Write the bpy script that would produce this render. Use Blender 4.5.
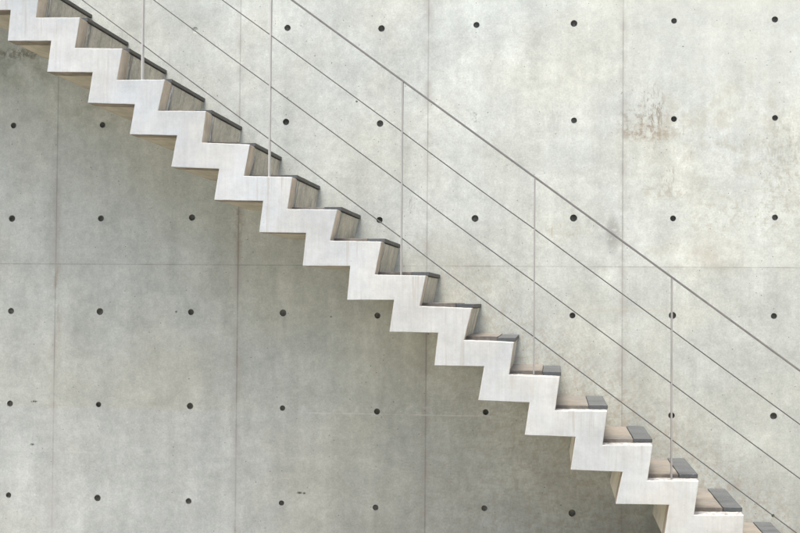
import bpy, bmesh, math, random
from mathutils import Vector, Matrix, noise
random.seed(7)
scene = bpy.context.scene
for o in list(bpy.data.objects): bpy.data.objects.remove(o)

# ---------------------------------------------------------------- camera
CAM = (1.0804, -7.9552, 0.0880); YAW = 0.118637; PITCH = 0.02584; ROLL = 0.008074; FPX = 1285.74
c, s = math.cos(YAW), math.sin(YAW)
r_ = Vector((c, s, 0)); fw = Vector((-s, c, 0)); up = Vector((0, 0, 1))
f2 = fw*math.cos(PITCH) + up*math.sin(PITCH); u2 = up*math.cos(PITCH) - fw*math.sin(PITCH)
r3 = r_*math.cos(ROLL) + u2*math.sin(ROLL); u3 = u2*math.cos(ROLL) - r_*math.sin(ROLL)
cam = bpy.data.cameras.new('camera'); cam_o = bpy.data.objects.new('camera', cam)
scene.collection.objects.link(cam_o)
m = Matrix((r3, u3, -f2)).transposed().to_4x4(); m.translation = Vector(CAM)
cam_o.matrix_world = m
cam.sensor_width = 36; cam.lens = 36*FPX/800; cam.clip_start = 0.1; cam.clip_end = 500
scene.camera = cam_o

# ---------------------------------------------------------------- light
ELEV = math.radians(75); AZ = math.radians(20)          # the sun stands to the left of the wall's normal, in front
sd = Vector((-math.sin(AZ)*math.cos(ELEV), -math.cos(AZ)*math.cos(ELEV), math.sin(ELEV)))
world = bpy.data.worlds.new('World'); scene.world = world; world.use_nodes = True
wn = world.node_tree.nodes; wl = world.node_tree.links; wn.clear()
sky = wn.new('ShaderNodeTexSky'); sky.sky_type = 'NISHITA'; sky.sun_disc = False
sky.sun_elevation = ELEV; sky.sun_rotation = math.atan2(sd.x, sd.y)
sky.air_density = 1.0; sky.dust_density = 5.5; sky.ozone_density = 1.0
bg = wn.new('ShaderNodeBackground'); bg.inputs['Strength'].default_value = 0.11
wo = wn.new('ShaderNodeOutputWorld'); wl.new(sky.outputs[0], bg.inputs[0]); wl.new(bg.outputs[0], wo.inputs[0])
sun = bpy.data.lights.new('sun', 'SUN'); sun.energy = 0.95; sun.angle = math.radians(24); sun.color = (1, 0.965, 0.90)
sun_o = bpy.data.objects.new('sun', sun); scene.collection.objects.link(sun_o)
sun_o.rotation_euler = sd.to_track_quat('Z', 'Y').to_euler(); sun_o.location = (-4, -6, 8)
scene.view_settings.view_transform = 'Standard'; scene.view_settings.look = 'None'
scene.view_settings.gamma = 1; scene.view_settings.exposure = 1.80; scene.view_settings.use_curve_mapping = False
scene.render.engine = 'CYCLES'

# ---------------------------------------------------------------- helpers
def link(o): scene.collection.objects.link(o); return o
def tag(o, label=None, cat=None, group=None, kind=None):
    if label: o['label'] = label
    if cat: o['category'] = cat
    if group: o['group'] = group
    if kind: o['kind'] = kind
    return o
def empty(name, loc):
    o = bpy.data.objects.new(name, None); link(o); o.location = loc; return o
def mesh_obj(name, bm, mats, parent=None, loc=None, smooth=False):
    bmesh.ops.recalc_face_normals(bm, faces=bm.faces)
    me = bpy.data.meshes.new(name); bm.to_mesh(me); bm.free()
    for mt in (mats if isinstance(mats, (list, tuple)) else [mats]): me.materials.append(mt)
    if smooth:
        for p in me.polygons: p.use_smooth = True
    o = bpy.data.objects.new(name, me); link(o)
    if loc is not None: o.location = loc
    if parent is not None:
        o.parent = parent; o.matrix_parent_inverse = Matrix.Translation(-Vector(parent.location))
    return o

class NT:
    """small node-building helper"""
    def __init__(self, name, rough=0.9):
        self.mat = bpy.data.materials.new(name); self.mat.use_nodes = True
        self.t = self.mat.node_tree; self.n = self.t.nodes; self.l = self.t.links
        self.b = self.n['Principled BSDF']; self.b.inputs['Roughness'].default_value = rough
        self.b.inputs['Specular IOR Level'].default_value = 0.25
        g = self.n.new('ShaderNodeNewGeometry')
        self.pos = g.outputs['Position']; self.nor = g.outputs['Normal']
        sp = self.n.new('ShaderNodeSeparateXYZ'); self.l.new(self.pos, sp.inputs[0])
        self.x, self.y, self.z = sp.outputs
    def put(self, sock, v):
        if hasattr(v, 'is_output'): self.l.new(v, sock)
        else: sock.default_value = v
    def m(self, op, a, b=0.0, c=None, clamp=False):
        q = self.n.new('ShaderNodeMath'); q.operation = op; q.use_clamp = clamp
        self.put(q.inputs[0], a); self.put(q.inputs[1], b)
        if c is not None: self.put(q.inputs[2], c)
        return q.outputs[0]
    def comb(self, x, y, z):
        q = self.n.new('ShaderNodeCombineXYZ')
        for i, v in enumerate((x, y, z)): self.put(q.inputs[i], v)
        return q.outputs[0]
    def vec(self, sx, sy, sz, ox=0, oy=0, oz=0):
        q = self.n.new('ShaderNodeVectorMath'); q.operation = 'MULTIPLY_ADD'
        self.l.new(self.pos, q.inputs[0]); q.inputs[1].default_value = (sx, sy, sz); q.inputs[2].default_value = (ox, oy, oz)
        return q.outputs[0]
    def noise(self, vec, scale=1, detail=4, rough=0.55, dist=0):
        q = self.n.new('ShaderNodeTexNoise'); q.inputs['Scale'].default_value = scale
        q.inputs['Detail'].default_value = detail; q.inputs['Roughness'].default_value = rough
        q.inputs['Distortion'].default_value = dist
        self.l.new(vec, q.inputs['Vector']); return q.outputs['Fac']
    def voro(self, vec, scale):
        q = self.n.new('ShaderNodeTexVoronoi'); q.inputs['Scale'].default_value = scale
        self.l.new(vec, q.inputs['Vector']); return q.outputs['Distance'], q.outputs['Color']
    def white(self, vec):
        q = self.n.new('ShaderNodeTexWhiteNoise'); q.noise_dimensions = '3D'
        self.l.new(vec, q.inputs['Vector']); return q.outputs['Value']
    def ss(self, v, lo, hi):      # smoothstep lo..hi -> 0..1 (lo may exceed hi)
        q = self.n.new('ShaderNodeMapRange'); q.interpolation_type = 'SMOOTHSTEP'
        inv = lo > hi
        a, b_ = (hi, lo) if inv else (lo, hi)
        q.inputs['From Min'].default_value = a; q.inputs['From Max'].default_value = b_
        q.inputs['To Min'].default_value = 1 if inv else 0; q.inputs['To Max'].default_value = 0 if inv else 1
        self.put(q.inputs['Value'], v); return q.outputs[0]
    def lin(self, v, lo, hi, a, b_):
        q = self.n.new('ShaderNodeMapRange'); q.clamp = True
        q.inputs['From Min'].default_value = lo; q.inputs['From Max'].default_value = hi
        q.inputs['To Min'].default_value = a; q.inputs['To Max'].default_value = b_
        self.put(q.inputs['Value'], v); return q.outputs[0]
    def mix(self, fac, a, b_, mode='MIX'):
        q = self.n.new('ShaderNodeMix'); q.data_type = 'RGBA'; q.blend_type = mode
        self.put(q.inputs[0], fac)
        for sck, v in ((q.inputs[6], a), (q.inputs[7], b_)):
            if hasattr(v, 'is_output'): self.l.new(v, sck)
            else: sck.default_value = (*v, 1) if len(v) == 3 else v
        return q.outputs[2]
    def gray(self, v): return self.comb(v, v, v)
    def mul(self, col, v): return self.mix(1.0, col, self.gray(v), 'MULTIPLY')
    def blob(self, cx, cz, rx, rz):   # 1 at centre, 0 outside an ellipse in the wall plane
        a = self.m('MULTIPLY', self.m('SUBTRACT', self.x, cx), 1/rx); b_ = self.m('MULTIPLY', self.m('SUBTRACT', self.z, cz), 1/rz)
        d = self.m('ADD', self.m('MULTIPLY', a, a), self.m('MULTIPLY', b_, b_))
        return self.ss(d, 1.0, 0.0)
    def bump(self, h, strength=0.3, dist=0.002):
        q = self.n.new('ShaderNodeBump'); q.inputs['Strength'].default_value = strength; q.inputs['Distance'].default_value = dist
        self.l.new(h, q.inputs['Height']); self.l.new(q.outputs[0], self.b.inputs['Normal'])
    def color(self, col): self.put(self.b.inputs['Base Color'], col)

# ---------------------------------------------------------------- materials
def wall_material():
    t = NT('board_formed_concrete', 0.88)
    P = t.pos
    big = t.noise(P, 0.9, 3, 0.6); mid = t.noise(P, 4.5, 4, 0.62); fine = t.noise(P, 20, 5, 0.74); grain = t.noise(P, 95, 2, 0.8)
    vst = t.noise(t.vec(5, 1, 0.45), 1.6, 3, 0.6); hst = t.noise(t.vec(0.6, 1, 7, 3, 0, 5), 1.3, 2, 0.6)
    v = t.lin(big, 0.25, 0.75, 0.90, 1.10)
    v = t.m('MULTIPLY', v, t.lin(mid, 0.28, 0.72, 0.87, 1.10))
    v = t.m('MULTIPLY', v, t.lin(fine, 0.34, 0.66, 0.89, 1.08))
    v = t.m('MULTIPLY', v, t.lin(grain, 0.33, 0.67, 0.90, 1.09))
    v = t.m('MULTIPLY', v, t.lin(vst, 0.33, 0.67, 0.935, 1.05))
    v = t.m('MULTIPLY', v, t.lin(hst, 0.25, 0.75, 0.98, 1.02))
    # tone of each form panel
    px = t.m('ADD', t.m('MULTIPLY', t.m('SUBTRACT', t.x, 0.3), 1/1.2), 0.0)
    pz = t.m('MULTIPLY', t.m('SUBTRACT', t.z, 0.3), 1/2.4)
    cell = t.comb(t.m('FLOOR', px), 1.3, t.m('FLOOR', pz))
    v = t.m('MULTIPLY', v, t.lin(t.white(cell), 0, 1, 0.945, 1.035))
    col = t.mix(t.ss(t.noise(t.vec(1, 1, 1, 4, 2, 9), 1.4, 2), 0.35, 0.68), (0.520, 0.550, 0.500), (0.538, 0.553, 0.480))
    col = t.mul(col, v)
    # light falloff painted in: concrete greyer towards the foot, paler high up (irregular edge)
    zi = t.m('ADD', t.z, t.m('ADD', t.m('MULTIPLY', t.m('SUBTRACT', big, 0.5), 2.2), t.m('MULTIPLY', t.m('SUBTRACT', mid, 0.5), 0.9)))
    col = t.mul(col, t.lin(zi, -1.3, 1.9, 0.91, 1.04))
    # seams
    wob = t.m('MULTIPLY', t.m('SUBTRACT', t.noise(P, 9, 2), 0.5), 0.006)
    fx = t.m('ABSOLUTE', t.m('MULTIPLY', t.m('SUBTRACT', t.m('FRACT', t.m('ADD', px, 0.5)), 0.5), 1.2))
    fz = t.m('ABSOLUTE', t.m('MULTIPLY', t.m('SUBTRACT', t.m('FRACT', t.m('ADD', pz, 0.5)), 0.5), 2.4))
    fx = t.m('ADD', fx, wob); fz = t.m('ADD', fz, wob)
    sv = t.m('MULTIPLY', t.ss(fx, 0.0065, 0.001), t.lin(t.noise(t.vec(3, 1, 2.2), 1, 3), 0.35, 0.65, 0.35, 0.95))
    sh = t.m('MULTIPLY', t.ss(fz, 0.0045, 0.001), t.lin(t.noise(t.vec(2.2, 1, 3, 5), 1, 3), 0.35, 0.65, 0.25, 0.9))
    seam = t.m('MAXIMUM', sv, sh)
    halo = t.m('MAXIMUM', t.m('MULTIPLY', t.ss(fx, 0.045, 0.0), 0.85), t.m('MULTIPLY', t.ss(fz, 0.03, 0.0), 0.3))
    halo = t.m('MULTIPLY', halo, t.ss(t.noise(P, 6, 5), 0.4, 0.65))
    col = t.mix(halo, col, (0.40, 0.39, 0.35))
    # rusty weeping along two seams
    rs = t.m('MULTIPLY', t.ss(t.m('ABSOLUTE', t.m('ADD', t.x, 0.9)), 0.028, 0.0), t.ss(t.noise(t.vec(14, 1, 5.0), 1, 4), 0.50, 0.66))
    rs2 = t.m('MULTIPLY', t.ss(t.m('ABSOLUTE', t.m('ADD', t.x, 2.09)), 0.05, 0.0), t.m('MULTIPLY', t.ss(t.noise(t.vec(9, 1, 3.0, 2), 1.5, 5), 0.45, 0.62), t.ss(t.m('ABSOLUTE', t.m('SUBTRACT', t.z, 0.02)), 0.45, 0.15)))
    col = t.mix(t.m('MULTIPLY', t.m('MAXIMUM', t.m('MULTIPLY', rs, 0.7), rs2), 0.55), col, (0.31, 0.26, 0.19))
    col = t.mix(t.m('MULTIPLY', seam, 0.55), col, (0.15, 0.15, 0.13))
    # rain runs below the tie holes
    hx = t.m('MULTIPLY', t.m('SUBTRACT', t.m('FRACT', t.m('ADD', t.m('MULTIPLY', t.x, 1/0.6), 0.5)), 0.5), 0.6)
    hz = t.m('MULTIPLY', t.m('FRACT', t.m('MULTIPLY', t.z, -1/0.6)), 0.6)
    hc = t.comb(t.m('FLOOR', t.m('ADD', t.m('MULTIPLY', t.x, 1/0.6), 0.5)), 4.1, t.m('FLOOR', t.m('MULTIPLY', t.z, -1/0.6)))
    run = t.m('MULTIPLY', t.m('MULTIPLY', t.ss(t.m('ABSOLUTE', hx), 0.026, 0.004), t.ss(hz, 0.26, 0.02)), t.m('MULTIPLY', t.ss(t.white(hc), 0.35, 0.95), t.ss(vst, 0.40, 0.62)))
    col = t.mix(t.m('MULTIPLY', run, 0.6), col, (0.30, 0.29, 0.26))
    # a later, slightly paler and bluer pour below a wavering line on the lower left panels
    zp = t.m('ADD', t.z, t.m('MULTIPLY', t.m('SUBTRACT', mid, 0.5), 0.05))
    k = t.m('MULTIPLY', t.ss(zp, -0.60, -0.64), t.ss(t.x, -0.1, -1.2))
    col = t.mix(t.m('MULTIPLY', k, 0.32), col, t.mul(t.mix(0, (0.53, 0.57, 0.58), (0, 0, 0)), v))
    # faint pour lines with lime bloom
    zw = t.m('ADD', t.z, t.m('MULTIPLY', t.m('SUBTRACT', t.noise(P, 1.6, 4), 0.5), 0.05))
    zf = t.m('ADD', t.z, t.m('MULTIPLY', t.m('SUBTRACT', t.noise(P, 12, 3), 0.5), 0.006))
    xr = t.m('MULTIPLY', t.ss(t.x, -0.75, -0.4), t.ss(t.x, 1.6, 1.2))
    l1 = t.m('MULTIPLY', t.m('MULTIPLY', t.ss(t.m('ABSOLUTE', t.m('ADD', zf, 0.625)), 0.006, 0.001), xr), t.ss(t.noise(t.vec(1.5, 1, 0), 2, 3), 0.4, 0.55))
    l1b = t.m('MULTIPLY', t.m('MULTIPLY', t.ss(t.m('ABSOLUTE', t.m('ADD', zw, 0.60)), 0.05, 0.0), xr), t.ss(fine, 0.5, 0.64))
    col = t.mix(t.m('MULTIPLY', t.m('MAXIMUM', l1, t.m('MULTIPLY', l1b, 0.6)), 0.55), col, (0.68, 0.68, 0.65))
    l2 = t.m('MULTIPLY', t.ss(t.m('ABSOLUTE', t.m('ADD', zw, 0.905)), 0.012, 0.0), t.ss(t.noise(t.vec(2, 1, 2), 2, 4), 0.47, 0.6))
    col = t.mix(t.m('MULTIPLY', l2, 0.12), col, (0.66, 0.66, 0.63))
    l3 = t.m('MULTIPLY', t.ss(t.m('ABSOLUTE', t.m('ADD', zw, 0.845)), 0.05, 0.0), t.m('MULTIPLY', t.ss(mid, 0.48, 0.62), xr))
    col = t.mix(t.m('MULTIPLY', l3, 0.30), col, (0.34, 0.34, 0.32))
    # a pale wavy thread across the lower right panels
    zz = t.m('SUBTRACT', t.z, t.m('MULTIPLY', t.m('SINE', t.m('MULTIPLY', t.x, 5.0)), 0.02))
    l4 = t.m('MULTIPLY', t.ss(t.m('ABSOLUTE', t.m('ADD', zz, -0.02)), 0.012, 0.0), t.m('MULTIPLY', t.ss(t.x, 1.15, 1.4), t.ss(t.x, 1.85, 1.7)))
    col = t.mix(t.m('MULTIPLY', l4, 0.35), col, (0.50, 0.46, 0.36))
    # brown scabs and drips right of centre
    drip = t.noise(t.vec(48, 1, 11), 1, 4, 0.75, 0.6); patch = t.noise(P, 24, 4, 0.75); soft = t.noise(t.vec(1, 1, 1, 7), 7, 3, 0.65)
    def stain_shade(col, cx, cz, rx, rz, src, lo, hi, amt, tint):
        k = t.m('MULTIPLY', t.blob(cx, cz, rx, rz), t.ss(src, lo, hi))
        return t.mix(t.m('MULTIPLY', k, amt), col, tint)
    br = (0.235, 0.20, 0.145)
    col = stain_shade(col, 1.68, 1.24, 0.10, 0.24, drip, 0.52, 0.60, 0.8, br)
    col = stain_shade(col, 1.70, 1.18, 0.22, 0.20, soft, 0.44, 0.62, 0.30, (0.36, 0.31, 0.23))
    col = stain_shade(col, 1.66, 1.12, 0.24, 0.07, patch, 0.40, 0.58, 0.62, (0.29, 0.24, 0.17))
    col = stain_shade(col, 1.62, 1.20, 0.20, 0.16, patch, 0.50, 0.60, 0.45, br)
    col = stain_shade(col, 1.78, 0.83, 0.07, 0.10, drip, 0.52, 0.60, 0.6, br)
    col = stain_shade(col, 1.76, 0.76, 0.20, 0.06, patch, 0.44, 0.60, 0.42, (0.32, 0.27, 0.19))
    col = stain_shade(col, 1.95, 1.05, 0.35, 0.20, drip, 0.58, 0.68, 0.45, br)
    col = stain_shade(col, 2.15, 1.15, 0.55, 0.55, soft, 0.46, 0.66, 0.30, (0.34, 0.29, 0.20))
    col = stain_shade(col, 2.45, 0.80, 0.22, 0.50, patch, 0.48, 0.62, 0.40, (0.32, 0.28, 0.20))
    col = stain_shade(col, 2.45, 1.0, 0.20, 0.35, drip, 0.50, 0.64, 0.30, br)
    col = stain_shade(col, 2.12, 0.62, 0.35, 0.18, patch, 0.48, 0.62, 0.32, (0.33, 0.28, 0.19))
    col = stain_shade(col, 1.90, 0.38, 0.55, 0.16, soft, 0.42, 0.62, 0.28, (0.34, 0.30, 0.22))
    col = stain_shade(col, 1.44, 0.50, 0.055, 0.15, patch, 0.34, 0.48, 0.62, (0.26, 0.26, 0.23))
    col = stain_shade(col, 1.15, 0.52, 0.20, 0.06, drip, 0.50, 0.62, 0.5, (0.36, 0.30, 0.18))
    col = stain_shade(col, 1.07, 1.22, 0.10, 0.13, drip, 0.42, 0.62, 0.28, (0.30, 0.30, 0.28))
    col = stain_shade(col, 0.20, 0.70, 0.03, 0.10, drip, 0.52, 0.6, 0.6, (0.24, 0.23, 0.2))
    for cx, cz in ((0.70, -1.0), (-0.1, 1.9)): col = stain_shade(col, cx, cz, 0.5, 0.3, soft, 0.45, 0.7, 0.2, (0.36, 0.35, 0.31))
    # olive stains under the upper flight, plus the stair's shade painted into their colour
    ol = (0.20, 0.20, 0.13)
    col = stain_shade(col, -2.35, 1.60, 0.42, 0.20, soft, 0.40, 0.62, 0.42, ol)
    col = stain_shade(col, -1.85, 1.28, 0.30, 0.16, soft, 0.42, 0.62, 0.35, ol)
    col = stain_shade(col, -2.38, 1.66, 0.25, 0.05, patch, 0.42, 0.56, 0.6, (0.12, 0.10, 0.06))
    col = stain_shade(col, -2.12, 0.62, 0.07, 0.28, patch, 0.44, 0.60, 0.30, (0.33, 0.31, 0.25))
    col = stain_shade(col, -0.9, 0.55, 0.05, 0.25, patch, 0.46, 0.60, 0.45, (0.30, 0.26, 0.19))
    # yellowish, paler tone of the upper right
    col = stain_shade(col, 2.6, 2.1, 1.7, 1.1, soft, 0.25, 0.6, 0.35, (0.60, 0.61, 0.52))
    # splash dirt on the wall just above the treads: a band that follows the flight
    sl = t.m('SUBTRACT', t.z, t.m('ADD', t.m('MULTIPLY', t.x, -0.7355), 0.545))
    band = t.m('MULTIPLY', t.ss(sl, 0.40, 0.0), t.ss(t.x, -0.6, 1.6))
    col = t.mix(t.m('MULTIPLY', t.m('MULTIPLY', band, t.ss(patch, 0.45, 0.62)), 0.42), col, (0.33, 0.26, 0.18))
    # filled tie hole marks and small scratches
    for cx, cz, r in ((0.584, 1.240, 0.010), (0.592, 1.208, 0.012)):
        dd = t.m('SQRT', t.m('ADD', t.m('POWER', t.m('MULTIPLY', t.m('SUBTRACT', t.x, cx), 0.7), 2), t.m('POWER', t.m('SUBTRACT', t.z, cz), 2)))
        ring = t.m('MULTIPLY', t.ss(t.m('ABSOLUTE', t.m('SUBTRACT', dd, r)), 0.009, 0.002), t.ss(patch, 0.46, 0.56))
        col = t.mix(t.m('MULTIPLY', ring, 0.6), col, (0.22, 0.22, 0.2))
    for cx, cz, rx in ((-2.23, -0.585, 0.03), (-2.24, -0.86, 0.018), (-0.49, -1.125, 0.022), (-0.46, -1.127, 0.012), (-1.3, 0.0, 0.012), (-0.15, 1.33, 0.01), (-0.3, -0.02, 0.01)):
        col = t.mix(t.m('MULTIPLY', t.m('MULTIPLY', t.blob(cx, cz, rx, 0.009), t.ss(patch, 0.42, 0.5)), 0.9), col, (0.05, 0.05, 0.045))
    # bug holes, two sizes
    h = None
    for sc, r, keep in ((11, 0.060, 0.66), (30, 0.12, 0.62)):
        d, cc = t.voro(t.vec(1, 0.0, 1, 0.3*sc), sc)
        sp = t.n.new('ShaderNodeSeparateColor'); t.l.new(cc, sp.inputs[0])
        k = t.m('MULTIPLY', t.ss(d, r, r*0.5), t.m('GREATER_THAN', sp.outputs[0], keep))
        k = t.m('MULTIPLY', k, t.lin(sp.outputs[1], 0, 1, 0.25, 0.85))
        col = t.mix(k, col, (0.14, 0.135, 0.12))
        h = k if h is None else t.m('MAXIMUM', h, k)
    # pale flecks
    d, cc = t.voro(t.vec(1, 0, 1, 5), 17)
    sp = t.n.new('ShaderNodeSeparateColor'); t.l.new(cc, sp.inputs[0])
    col = t.mix(t.m('MULTIPLY', t.m('MULTIPLY', t.ss(d, 0.12, 0.05), t.m('GREATER_THAN', sp.outputs[2], 0.85)), 0.35), col, (0.72, 0.72, 0.70))
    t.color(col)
    hh = t.m('ADD', t.m('MULTIPLY', fine, 0.6), t.m('MULTIPLY', grain, 0.4))
    t.bump(hh, 0.35, 0.0022)
    return t.mat

def hole_material():
    t = NT('tie_hole_mortar', 0.95)
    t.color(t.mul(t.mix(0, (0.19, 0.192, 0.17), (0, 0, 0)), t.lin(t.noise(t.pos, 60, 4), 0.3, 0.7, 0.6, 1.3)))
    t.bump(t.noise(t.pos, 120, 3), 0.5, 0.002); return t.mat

def stringer_material():
    t = NT('whitewashed_concrete', 0.75)
    P = t.pos
    v = t.lin(t.noise(t.vec(70, 4, 3.0), 1, 5, 0.7), 0.3, 0.7, 0.94, 1.03)
    v = t.m('MULTIPLY', v, t.lin(t.noise(t.vec(2.6, 2.6, 2.0, 8), 1, 3), 0.33, 0.67, 0.90, 1.05))
    v = t.m('MULTIPLY', v, t.lin(t.noise(P, 9, 5, 0.72), 0.3, 0.7, 0.86, 1.07))
    v = t.m('MULTIPLY', v, t.lin(t.noise(t.vec(3, 3, 30), 1, 4), 0.25, 0.75, 0.97, 1.02))
    v = t.m('MULTIPLY', v, t.lin(t.noise(P, 130, 3, 0.7), 0.2, 0.8, 0.95, 1.04))
    col = t.mix(t.ss(t.noise(P, 3.2, 4), 0.35, 0.65), (0.53, 0.563, 0.56), (0.56, 0.575, 0.545))
    col = t.mul(col, v)
    # greyed and yellowed streaks on the brushed coat
    k = t.m('MULTIPLY', t.ss(t.noise(t.vec(45, 4, 1.6, 3), 1, 5, 0.7), 0.52, 0.70), t.ss(t.noise(P, 2.6, 4), 0.40, 0.58))
    col = t.mix(t.m('MULTIPLY', k, 0.75), col, (0.40, 0.385, 0.34))
    sp = t.n.new('ShaderNodeSeparateXYZ'); t.l.new(t.nor, sp.inputs[0])
    side = t.ss(t.m('ABSOLUTE', sp.outputs[1]), 0.75, 0.45)
    # only the front face is whitewashed; the other faces are bare buff concrete
    buff = t.mul(t.mix(t.ss(t.noise(P, 9, 5), 0.4, 0.65), (0.50, 0.43, 0.33), (0.40, 0.34, 0.26)), t.lin(t.noise(t.vec(20, 20, 3), 1, 5), 0.3, 0.7, 0.82, 1.12))
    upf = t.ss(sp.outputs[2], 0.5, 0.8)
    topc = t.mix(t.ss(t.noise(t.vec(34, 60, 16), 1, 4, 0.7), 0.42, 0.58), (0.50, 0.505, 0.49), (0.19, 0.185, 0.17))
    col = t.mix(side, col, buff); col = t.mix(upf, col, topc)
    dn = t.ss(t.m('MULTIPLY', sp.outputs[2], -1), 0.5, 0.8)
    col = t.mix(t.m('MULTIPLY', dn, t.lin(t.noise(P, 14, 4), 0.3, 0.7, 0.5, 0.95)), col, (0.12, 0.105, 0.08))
    # chips
    d, cc = t.voro(P, 24); s2 = t.n.new('ShaderNodeSeparateColor'); t.l.new(cc, s2.inputs[0])
    k = t.m('MULTIPLY', t.ss(d, 0.10, 0.04), t.m('GREATER_THAN', s2.outputs[0], 0.88))
    col = t.mix(t.m('MULTIPLY', k, 0.5), col, (0.35, 0.30, 0.24))
    t.color(col)
    t.bump(t.m('ADD', t.noise(t.vec(60, 10, 8), 1, 4, 0.7), t.noise(P, 60, 4)), 0.3, 0.002)
    return t.mat

def slab_material():
    t = NT('weathered_buff_concrete', 0.9)
    P = t.pos
    sp = t.n.new('ShaderNodeSeparateXYZ'); t.l.new(t.nor, sp.inputs[0])
    v = t.m('MULTIPLY', t.lin(t.noise(t.vec(14, 10, 9), 1, 5, 0.75), 0.3, 0.7, 0.82, 1.14), t.lin(t.noise(t.vec(7, 9, 7), 1, 3, 0.6), 0.3, 0.7, 0.84, 1.12))
    v = t.m('MULTIPLY', v, t.lin(t.noise(P, 55, 3, 0.7), 0.3, 0.7, 0.82, 1.15))
    riser = t.mul(t.mix(t.ss(t.noise(P, 6, 5), 0.4, 0.62), (0.56, 0.52, 0.41), (0.49, 0.46, 0.37)), v)
    # dark water marks running down the riser beside the stringer joint
    yb = t.m('SUBTRACT', t.y, -D + 0.175)
    k = t.m('MULTIPLY', t.ss(t.m('ABSOLUTE', yb), 0.05, 0.0), t.ss(t.noise(t.vec(10, 40, 4), 1, 5), 0.38, 0.52))
    riser = t.mix(t.m('MULTIPLY', k, 0.8), riser, (0.13, 0.125, 0.12))
    k = t.ss(t.noise(t.vec(6, 16, 4.5, 6), 1, 4, 0.7), 0.54, 0.66)
    riser = t.mix(t.m('MULTIPLY', k, 0.5), riser, (0.26, 0.24, 0.20))
    k = t.m('MULTIPLY', t.ss(t.m('ABSOLUTE', t.m('ADD', yb, 0.004)), 0.034, 0.004), t.ss(t.noise(t.vec(9, 40, 12, 4), 1, 4), 0.50, 0.60))
    riser = t.mix(t.m('MULTIPLY', k, 0.8), riser, (0.66, 0.66, 0.65))
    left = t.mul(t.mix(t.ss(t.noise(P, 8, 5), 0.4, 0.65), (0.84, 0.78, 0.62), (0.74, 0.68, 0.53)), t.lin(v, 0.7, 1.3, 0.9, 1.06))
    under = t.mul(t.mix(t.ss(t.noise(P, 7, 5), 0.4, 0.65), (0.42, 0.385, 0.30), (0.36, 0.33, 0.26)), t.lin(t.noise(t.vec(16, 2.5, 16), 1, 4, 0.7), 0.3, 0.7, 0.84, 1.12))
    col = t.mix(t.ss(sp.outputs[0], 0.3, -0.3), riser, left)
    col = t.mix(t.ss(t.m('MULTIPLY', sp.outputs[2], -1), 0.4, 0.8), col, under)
    t.color(col)
    t.bump(t.noise(t.vec(12, 30, 8), 2, 6, 0.7), 0.5, 0.004)
    return t.mat

def tread_material():
    t = NT('buff_tread_topping', 0.88)
    P = t.pos
    v = t.lin(t.noise(t.vec(9, 8, 6), 1, 5, 0.8), 0.3, 0.7, 0.84, 1.13)
    v = t.m('MULTIPLY', v, t.lin(t.noise(P, 45, 4, 0.7), 0.25, 0.75, 0.9, 1.08))
    col = t.mul(t.mix(t.ss(t.noise(P, 5, 5), 0.4, 0.62), (0.225, 0.205, 0.172), (0.195, 0.187, 0.168)), v)
    # grime where rain runs to the front edge
    k = t.m('MULTIPLY', t.ss(t.y, -D + 0.30, -D + 0.11), t.ss(t.noise(t.vec(6, 20, 6), 1, 5, 0.7), 0.40, 0.58))
    col = t.mix(t.m('MULTIPLY', k, 0.65), col, (0.09, 0.082, 0.075))
    t.color(col); t.bump(t.noise(P, 50, 5, 0.7), 0.4, 0.003); return t.mat

def nosing_material():
    t = NT('charcoal_nosing_tile', 0.7)
    v = t.lin(t.noise(t.pos, 90, 4, 0.7), 0.25, 0.75, 0.75, 1.25)
    v = t.m('MULTIPLY', v, t.lin(t.noise(t.vec(4, 10, 4), 1.3, 4), 0.3, 0.7, 0.8, 1.2))
    col = t.mul(t.mix(t.noise(t.pos, 5, 3), (0.085, 0.094, 0.098), (0.105, 0.11, 0.108)), v)
    sp = t.n.new('ShaderNodeSeparateXYZ'); t.l.new(t.nor, sp.inputs[0])
    col = t.mix(t.ss(sp.outputs[0], 0.3, 0.7), col, (0.10, 0.095, 0.08))
    d, cc = t.voro(t.pos, 60); s2 = t.n.new('ShaderNodeSeparateColor'); t.l.new(cc, s2.inputs[0])
    col = t.mix(t.m('MULTIPLY', t.m('MULTIPLY', t.ss(d, 0.25, 0.1), t.m('GREATER_THAN', s2.outputs[0], 0.85)), 0.5), col, (0.4, 0.39, 0.37))
    t.color(col); t.bump(t.noise(t.pos, 80, 4), 0.4, 0.002); return t.mat

def joint_material():
    t = NT('dirty_mortar_joint', 0.95)
    t.color(t.mul(t.gray(0.09), t.lin(t.noise(t.pos, 30, 5), 0.3, 0.7, 0.6, 1.8))); return t.mat

def steel_material(name, colr, rough, metal):
    t = NT(name, rough); t.b.inputs['Metallic'].default_value = metal
    t.color(t.mul(t.mix(0.0, colr, colr), t.lin(t.noise(t.vec(30, 30, 6), 1, 4), 0.3, 0.7, 0.88, 1.1))); return t.mat

def ground_material():
    t = NT('ground_paving', 0.9)
    v = t.m('MULTIPLY', t.lin(t.noise(t.pos, 0.7, 6), 0.3, 0.7, 0.85, 1.15), t.lin(t.noise(t.pos, 60, 4), 0.3, 0.7, 0.9, 1.1))
    fx = t.m('ABSOLUTE', t.m('SUBTRACT', t.m('FRACT', t.m('MULTIPLY', t.x, 0.5)), 0.5)); fy = t.m('ABSOLUTE', t.m('SUBTRACT', t.m('FRACT', t.m('MULTIPLY', t.y, 0.5)), 0.5))
    col = t.mul(t.mix(0, (0.36, 0.35, 0.31), (0.3, 0.3, 0.3)), v)
    col = t.mix(t.ss(t.m('MINIMUM', fx, fy), 0.003, 0.001), col, (0.08, 0.08, 0.075))
    t.color(col); t.bump(t.noise(t.pos, 90, 3), 0.3, 0.002); return t.mat

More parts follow.
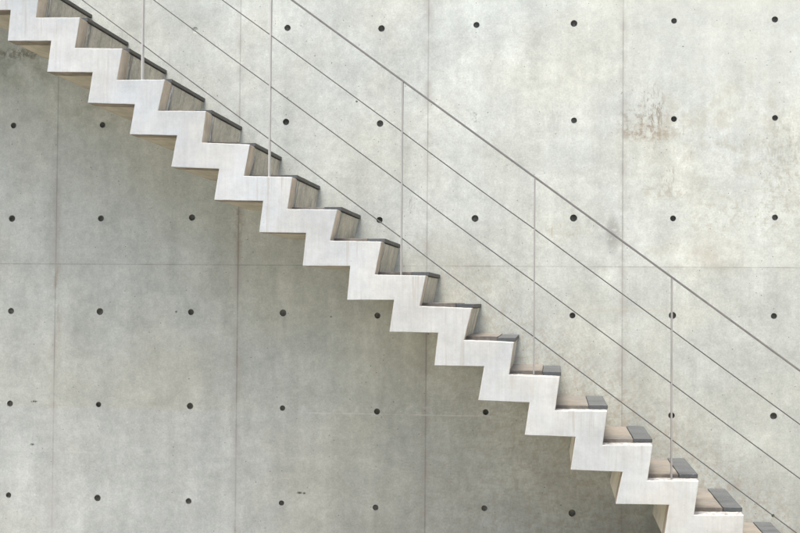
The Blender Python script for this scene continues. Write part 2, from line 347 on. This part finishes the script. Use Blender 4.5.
# ---------------------------------------------------------------- dimensions (metres, measured from the photograph)
D = 0.8345                      # how far the flight stands out from the wall
RUN, RISE, X0, Z0 = 0.25114, 0.18470, -1.63854, 1.70622
S1, SA, SB, S2 = 0.02943, -0.17142, 0.13792, 0.02596
GROUND = -1.62
K0, K1 = -12, 17
P = 0.6
HR = 0.0198
WX0, WX1, WZ1 = -6.9, 8.1, 5.1
ON = {0: (-4, -2), 1: (1, -2), 2: (4, 1), 3: (-4, 2), 4: (3, -6), 5: (-1, -7), 6: (7, -6), 7: (7, -1), 8: (7, -5), 9: (13, 1), 10: (-5, -1), 11: (-4, -3), 12: (2, 0), 13: (-4, 5), 14: (-9, 1), 15: (-22, 9)}
OI = {0: (11, 2), 1: (-2, 6), 2: (0, 2), 3: (-5, 7), 4: (4, 7), 5: (0, 0), 6: (2, -3), 7: (-4, 4), 8: (1, -1), 9: (2, 10), 10: (0, 9), 11: (-2, 6), 12: (0, -2), 13: (7, -1), 14: (-2, -3), 15: (-5, 2)}
OS = {0: (-5, 2), 1: (-4, 0), 2: (-2, -3), 3: (-1, 1), 4: (-4, -7), 5: (2, -5), 6: (0, -1), 8: (0, -5), 9: (-3, -1), 11: (2, -8), 12: (2, -7), 13: (6, -7), 14: (4, 6)}
OB = {0: (8, 6), 1: (-1, 6), 2: (-6, 8), 3: (-4, 9), 4: (-8, 6), 5: (-5, 1), 6: (7, 2), 7: (8, -2), 8: (12, -7), 9: (2, 2), 12: (2, -2), 14: (-5, 3)}
OH = {(-2, 3): (2, -1), (-1, 3): (3, 2), (0, 3): (3, -12), (1, 3): (-1, 0), (2, 3): (0, -1), (3, 3): (6, 4), (4, 3): (6, 2), (-4, 2): (1, -3), (-3, 2): (-1, -4), (-1, 2): (-1, 5), (0, 2): (-1, -10), (1, 2): (-16, 7), (2, 2): (3, -1), (3, 2): (7, 3), (4, 2): (7, 4), (-4, 1): (1, -7), (-3, 1): (-3, -6), (-2, 1): (-3, 0), (0, 1): (1, -15), (1, 1): (-2, -5), (2, 1): (3, -2), (3, 1): (3, -4), (4, 1): (7, 2), (-4, 0): (4, -5), (-3, 0): (-1, -3), (-2, 0): (-2, -1), (-1, 0): (-7, -1), (0, 0): (-7, -12), (2, 0): (-1, 0), (3, 0): (1, 6), (4, 0): (1, 8), (-4, -1): (7, -1), (-3, -1): (-2, 3), (-2, -1): (-1, 4), (-1, -1): (-4, 2), (0, -1): (-5, -9), (3, -1): (-3, 0), (4, -1): (-1, 8), (-4, -2): (7, 11), (-3, -2): (0, 8), (-2, -2): (-3, 4), (-1, -2): (-4, 8), (0, -2): (-9, -4), (2, -2): (2, -5), (4, -2): (-4, 13), (1, -1): (71, 0), (1, -2): (67, 10)}

M_wall = wall_material(); M_hole = hole_material(); M_str = stringer_material(); M_slab = slab_material()
M_tread = tread_material(); M_nose = nosing_material(); M_joint = joint_material(); M_ground = ground_material()
M_post = steel_material('post_bright_reflection', (0.47, 0.465, 0.43), 0.5, 0.0)  # left-to-right change in the posts' reflections, painted in as three tones
M_post2 = steel_material('post_dim_reflection', (0.34, 0.335, 0.315), 0.5, 0.1)
M_post3 = steel_material('post_mid_reflection', (0.38, 0.375, 0.35), 0.5, 0.1)
M_rail = steel_material('grey_handrail_steel', (0.21, 0.205, 0.195), 0.45, 0.2)
M_cable = steel_material('thin_steel_rod', (0.13, 0.125, 0.12), 0.45, 0.4)

# ---------------------------------------------------------------- ground
bm = bmesh.new()
bmesh.ops.create_grid(bm, x_segments=8, y_segments=8, size=60)
for v in bm.verts: v.co.z = GROUND
tag(mesh_obj('ground', bm, M_ground), kind='structure')

# ---------------------------------------------------------------- wall with its tie holes
rnd = random.Random(3)
bm = bmesh.new()
NS = 24
def ring(cx, cz, r, y):
    return [bm.verts.new((cx + r*math.cos(2*math.pi*q/NS - 3*math.pi/4), y, cz + r*math.sin(2*math.pi*q/NS - 3*math.pi/4))) for q in range(NS)]
cols = range(-11, 13); rows = range(-2, 8)
cache = {}
def bv(x, z):
    key = (round(x, 4), round(z, 4))
    if key not in cache: cache[key] = bm.verts.new((x, 0, z))
    return cache[key]
centres = {}
for i in cols:
    for j in rows:
        ox, oz = OH.get((i, j), (rnd.uniform(-4, 4), rnd.uniform(-5, 5)))
        cx, cz = i*P + ox/1000, j*P + oz/1000
        small = (i, j) == (4, -2); filled = (i, j) in ((1, 2), (-2, 3))
        r = 0.009 if small else HR*rnd.uniform(0.86, 1.12)
        centres[(i, j)] = (cx, cz, r, filled)
        x0, x1, z0, z1 = i*P - P/2, i*P + P/2, j*P - P/2, j*P + P/2
        n = NS//4; sq = []
        for q in range(n): sq.append((x0 + (x1-x0)*q/n, z0))
        for q in range(n): sq.append((x1, z0 + (z1-z0)*q/n))
        for q in range(n): sq.append((x1 - (x1-x0)*q/n, z1))
        for q in range(n): sq.append((x0, z1 - (z1-z0)*q/n))
        outer = [bv(*p_) for p_ in sq]
        if (i, j) == (1, 2):      # a hole made good long ago: no recess, only a mark in the surface
            bm.faces.new(outer); continue
        inner = ring(cx, cz, r, 0)
        for q in range(NS): bm.faces.new((outer[q], outer[(q+1) % NS], inner[(q+1) % NS], inner[q]))
        if not (-6 <= i <= 6 and j <= 4):       # beyond the picture the recess belongs to the wall's own mesh
            deep = ring(cx, cz, r*0.9, 0.022)
            for q in range(NS): bm.faces.new((inner[q], inner[(q+1) % NS], deep[(q+1) % NS], deep[q]))
            bm.faces.new(deep)
def quad(pts): bm.faces.new([bm.verts.new(p_) for p_ in pts])
zb = GROUND - 0.1; zl = -1.5; xa, xb = -11*P - P/2, 12*P + P/2; zt = 7*P + P/2
quad([(xa, 0, zb), (xb, 0, zb), (xb, 0, zl), (xa, 0, zl)])
quad([(xa, 0, zt), (xb, 0, zt), (xb, 0, zt+.6), (xa, 0, zt+.6)])
quad([(xa, 0, zt+.6), (xb, 0, zt+.6), (xb, 0.25, zt+.6), (xa, 0.25, zt+.6)])
quad([(xa, 0.25, zb), (xb, 0.25, zb), (xb, 0.25, zt+.6), (xa, 0.25, zt+.6)])
for xx in (xa, xb): quad([(xx, 0, zb), (xx, 0.25, zb), (xx, 0.25, zt+.6), (xx, 0, zt+.6)])
bmesh.ops.recalc_face_normals(bm, faces=bm.faces)
me = bpy.data.meshes.new('concrete_wall')
for f in bm.faces:
    cc_ = f.calc_center_median()
    if abs(cc_.y) < 1e-6 and f.normal.y > 0: f.normal_flip()
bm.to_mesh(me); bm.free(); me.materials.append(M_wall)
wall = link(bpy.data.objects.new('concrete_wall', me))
tag(wall, 'tall pale grey board formed concrete wall with a grid of tie holes and brown stains', 'wall')
for (i, j), (cx, cz, r, filled) in centres.items():
    if not (-6 <= i <= 6 and j <= 4) or (i, j) == (1, 2): continue
    bm = bmesh.new()
    dep = 0.004 if filled else rnd.uniform(0.017, 0.025)
    a_ = ring(cx, cz, r, 0.0); b_ = ring(cx, cz, r*0.97, dep*0.5); c_ = ring(cx, cz, r*0.86, dep)
    for q in range(NS):
        bm.faces.new((a_[q], a_[(q+1) % NS], b_[(q+1) % NS], b_[q])); bm.faces.new((b_[q], b_[(q+1) % NS], c_[(q+1) % NS], c_[q]))
    cv = bm.verts.new((cx + rnd.uniform(-.003, .003), dep + 0.001, cz + rnd.uniform(-.003, .003)))
    for q in range(NS): bm.faces.new((c_[q], c_[(q+1) % NS], cv))
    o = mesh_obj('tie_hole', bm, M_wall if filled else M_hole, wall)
    if (i, j) == (4, -2): o['label'] = 'smaller shallower tie hole near the lower right corner'
    elif filled: o['label'] = 'tie hole filled nearly flush with mortar'

# ---------------------------------------------------------------- building added unseen behind the camera, to shade the lower wall
cw = empty('added_shade_building', (0, -9.2, GROUND))
tag(cw, 'plain grey concrete building added behind the camera to shade the lower wall', 'building')
M_shade_building = NT('shade_building_render', 0.9)
M_shade_building.color(M_shade_building.mul(M_shade_building.mix(0, (0.18, 0.18, 0.16), (0, 0, 0)), M_shade_building.lin(M_shade_building.noise(M_shade_building.pos, 1.2, 4), 0.3, 0.7, 0.9, 1.1)))
M_shade_building = M_shade_building.mat
M_glass = NT('shade_building_glass', 0.1); M_glass.b.inputs['Base Color'].default_value = (0.03, 0.035, 0.04, 1); M_glass = M_glass.mat
HB = 3.5
bm = bmesh.new(); bmesh.ops.create_cube(bm, size=1)
for v in bm.verts: v.co = Vector((v.co.x*50, -13.2 + v.co.y*8, GROUND - 0.1 + (v.co.z + 0.5)*(HB - GROUND)))
mesh_obj('wall', bm, M_shade_building, cw)  # shell of the added building
for wz in (0.0, 2.9):
    for wx in range(-5, 6):
        bm = bmesh.new(); bmesh.ops.create_cube(bm, size=1)
        for v in bm.verts: v.co = Vector((wx*4.2 + v.co.x*1.8, -9.185 + v.co.y*0.06, wz + 0.9 + v.co.z*1.7))
        mesh_obj('shade_building_window', bm, M_glass, cw)

# ---------------------------------------------------------------- staircase
stair = empty('concrete_staircase', (X0 + K1*RUN, -D/2, GROUND))
tag(stair, 'zigzag concrete staircase with whitewashed front edge cantilevered from the grey wall', 'staircase')
def offs(T, k):
    o_ = T.get(k)
    if o_ is None:
        rr = random.Random(k*31 + len(T)); o_ = (rr.uniform(-4, 4), rr.uniform(-4, 4))
    return o_[0]/1000, o_[1]/1000
def PN(k): a_, b_ = offs(ON, k); return (X0 + k*RUN + a_, Z0 - k*RISE + b_)
def PI_(k): a_, b_ = offs(OI, k); return (X0 + (k-1)*RUN - S1 + a_, Z0 - k*RISE + b_)
def PS(k): a_, b_ = offs(OS, k); return (X0 + k*RUN + SA + a_, Z0 - k*RISE - SB + b_)
def PB(k): a_, b_ = offs(OB, k); return (X0 + (k-1)*RUN + SA - S2 + a_, Z0 - k*RISE - SB + b_)
LANDX = X0 + (K0-1)*RUN - 1.6
def _unused():
    top = [(LANDX, Z0 - K0*RISE)]
    for k in range(K0, K1+1):
        if k > K0: top.append(PI_(k))
        top.append(PN(k))
    foot = (X0 + K1*RUN - S1, GROUND - 0.05)
    top.append(foot)
    bot = [(X0 + K1*RUN + SA, GROUND - 0.05)]
    for k in range(K1-1, K0-1, -1):
        if k < K1-1: bot.append(PB(k+1))
        bot.append(PS(k))
    # bot runs S(K1-1), B(K1-1), S(K1-2) ...
    bot.append((LANDX, Z0 - K0*RISE - SB))
    return top + bot
def prof_points():
    top = [(LANDX, Z0 - K0*RISE)]
    for k in range(K0, K1+1):
        if k > K0: top.append(PI_(k))
        top.append(PN(k))
    top.append((X0 + K1*RUN - S1, GROUND - 0.05))
    bot = [(X0 + (K1)*RUN + SA - S2 - 0.0, GROUND - 0.05), PS(K1-1+0)]
    bot = [(PS(K1-1)[0] - S2*0.6, GROUND - 0.05)]
    for k in range(K1-1, K0-1, -1):
        bot.append(PS(k)); bot.append(PB(k))
    bot[-1] = (LANDX, PB(K0)[1])
    return top, bot
def subdiv(pts, step, amp, seed):
    out = []
    for q in range(len(pts)):
        a_, b_ = Vector(pts[q]), Vector(pts[(q+1) % len(pts)])
        n = max(1, int((b_-a_).length/step)); nrm = Vector((-(b_-a_).y, (b_-a_).x)).normalized()
        for e in range(n):
            p_ = a_.lerp(b_, e/n)
            if e: p_ = p_ + nrm*amp*noise.noise(Vector((p_.x*22 + seed, p_.y*22, seed)))
            out.append((p_.x, p_.y))
    return out
def extrude(name, pts, y0, y1, mat, parent, bevel=0.0, close=True):
    bm = bmesh.new()
    A = [bm.verts.new((x, y0, z)) for x, z in pts]; B = [bm.verts.new((x, y1, z)) for x, z in pts]
    n = len(pts)
    bm.faces.new(A); bm.faces.new(B[::-1])
    for q in range(n): bm.faces.new((A[q], B[q], B[(q+1) % n], A[(q+1) % n]))
    o = mesh_obj(name, bm, mat, parent)
    if bevel:
        md = o.modifiers.new('bevel', 'BEVEL'); md.width = bevel; md.segments = 2; md.limit_method = 'ANGLE'; md.angle_limit = math.radians(50)
    return o
def shrink(pts, d):
    out = []; n = len(pts)
    for q in range(n):
        a_, b_, c_ = Vector(pts[q-1]), Vector(pts[q]), Vector(pts[(q+1) % n])
        e1 = (b_-a_).normalized(); e2 = (c_-b_).normalized()
        n1 = Vector((e1.y, -e1.x)); n2 = Vector((e2.y, -e2.x))
        mm = (n1+n2)
        if mm.length < 1e-6: mm = n1
        mm = mm/max(0.3, (1 + n1.dot(n2)))
        out.append((b_.x + mm.x*d, b_.y + mm.y*d))
    return out
top, bot = prof_points()
base = top + bot                        # clockwise seen from the front: the inside lies to the right of travel
extrude('stringer', subdiv(base, 0.03, 0.0012, 3.0), -D, -D + 0.130, M_str, stair, bevel=0.0035)
extrude('mortar_joint', shrink(base, 0.009), -D + 0.115, -D + 0.155, M_joint, stair)
slab_p = shrink(base, 0.003)
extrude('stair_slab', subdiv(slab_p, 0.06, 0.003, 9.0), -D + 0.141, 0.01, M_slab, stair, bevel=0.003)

def box(bm, x0, x1, y0, y1, z0, z1, skew=0.0, seg=0, amp=0.0):
    """box cut into slices along y; the x1 side may lean by skew; small noise on the edges"""
    n = max(1, seg); rings = []
    for e in range(n+1):
        y = y0 + (y1-y0)*e/n
        w = lambda s_: amp*noise.noise(Vector((x0*7+s_, y*9, z0*5)))
        rings.append([bm.verts.new(p_) for p_ in ((x0, y, z0), (x1+w(1)+skew, y, z0+0), (x1+w(1), y, z1+w(2)), (x0, y, z1+w(3)))])
    for e in range(n):
        for q in range(4): bm.faces.new((rings[e][q], rings[e+1][q], rings[e+1][(q+1) % 4], rings[e][(q+1) % 4]))
    bm.faces.new(rings[0]); bm.faces.new(rings[-1][::-1])
def bev(o, w):
    md = o.modifiers.new('bevel', 'BEVEL'); md.width = w; md.segments = 2; md.limit_method = 'ANGLE'; md.angle_limit = math.radians(50)
NOSE_W = 0.095
for k in range(K0+1, K1+1):
    rr = random.Random(k+400)
    nx, nz = PN(k); ix, iz = PI_(k); zt_ = max(nz, iz) + 0.001
    yf = -D + 0.108 + rr.uniform(-.004, .006)
    bm = bmesh.new(); box(bm, ix - 0.004, nx - NOSE_W - 0.002, yf + rr.uniform(.002, .012), -0.001, zt_ - 0.012, zt_ + 0.017, 0, 14, 0.002)
    tr = mesh_obj('tread', bm, M_tread, stair); bev(tr, 0.0025)
    bm = bmesh.new(); box(bm, nx - NOSE_W, nx + 0.007, yf, -0.0015, nz + 0.001, nz + 0.022, -0.001, 10, 0.0015)
    no = mesh_obj('nosing', bm, M_nose, None); bev(no, 0.002)
    no.parent = tr; no.matrix_parent_inverse = Matrix.Identity(4)
    # tread's world transform equals identity through its own parent inverse

# ---------------------------------------------------------------- railing
SL = -0.73545
YR = -D + 0.08
rail = empty('stair_railing', (X0 + K1*RUN, YR, GROUND))
tag(rail, 'slim steel stair railing with flat posts, a thin handrail and three rods', 'railing')
post_x = {2: -1.292, 5: -0.535, 8: 0.229, 11: 0.976, 14: 1.729, 17: 2.486, -1: -2.05, -4: -2.806, -7: -3.56, -10: -4.314}
post_x = dict(sorted(post_x.items()))
LINES = {'handrail': 1.4952, 'rod1': 1.2053, 'rod2': 0.9123, 'rod3': 0.6059}
zr = lambda x, c0: SL*x + c0
for k, px in post_x.items():
    ztop = zr(px, LINES['handrail']) - 0.006
    bm = bmesh.new()
    box(bm, px - 0.0042, px + 0.0042, YR - 0.017, YR + 0.017, PN(k)[1] - 0.03, ztop)
    for v in bm.verts:                       # the top is cut along the slope of the rail
        if v.co.z > ztop - 0.001: v.co.z += SL*(v.co.x - px)
    o = mesh_obj('post', bm, M_post if k < 8 else M_post3 if k == 8 else M_post2, rail); bev(o, 0.001)
    if k in (11, 14): o['label'] = 'taupe steel post with its dim reflection painted in'
    elif k in (2, 5): o['label'] = 'pale post with its bright reflection painted in'
xs, xe = min(post_x.values()) - 0.9, 2.486
def bar(name, xa_, xb_, c0, hw, hh, mat):
    bm = bmesh.new(); n = 40; rings = []
    for e in range(n+1):
        x = xa_ + (xb_-xa_)*e/n; z = zr(x, c0)
        rings.append([bm.verts.new((x, YR+sy*hw, z+sz*hh)) for sy, sz in ((-1, -1), (1, -1), (1, 1), (-1, 1))])
    for e in range(n):
        for q in range(4): bm.faces.new((rings[e][q], rings[e+1][q], rings[e+1][(q+1) % 4], rings[e][(q+1) % 4]))
    bm.faces.new(rings[0]); bm.faces.new(rings[-1][::-1])
    o = mesh_obj(name, bm, mat, rail); bev(o, 0.001); return o
bar('handrail', xs, xe + 0.006, LINES['handrail'], 0.017, 0.0058, M_rail)
for nm, ex in (('rod1', 0), ('rod2', 0), ('rod3', 0)):
    bm = bmesh.new(); n = 12; pts = []
    xsort = [xs] + list(post_x.values())
    path = []
    for q in range(len(xsort)-1):
        for e in range(n):
            t_ = e/n; x = xsort[q] + (xsort[q+1]-xsort[q])*t_
            path.append((x, zr(x, LINES[nm]) - 0.004*4*t_*(1-t_)*(0.5 + 0.5*math.sin(q*2.3 + len(nm)))))
    path.append((xsort[-1], zr(xsort[-1], LINES[nm])))
    rings = []
    for x, z in path:
        rings.append([bm.verts.new((x, YR + 0.0031*math.cos(a_*math.pi/4), z + 0.0038*math.sin(a_*math.pi/4))) for a_ in range(8)])
    for e in range(len(rings)-1):
        for q in range(8): bm.faces.new((rings[e][q], rings[e+1][q], rings[e+1][(q+1) % 8], rings[e][(q+1) % 8]))
    bm.faces.new(rings[0]); bm.faces.new(rings[-1][::-1])
    mesh_obj('rail_rod', bm, M_cable, rail, smooth=True)
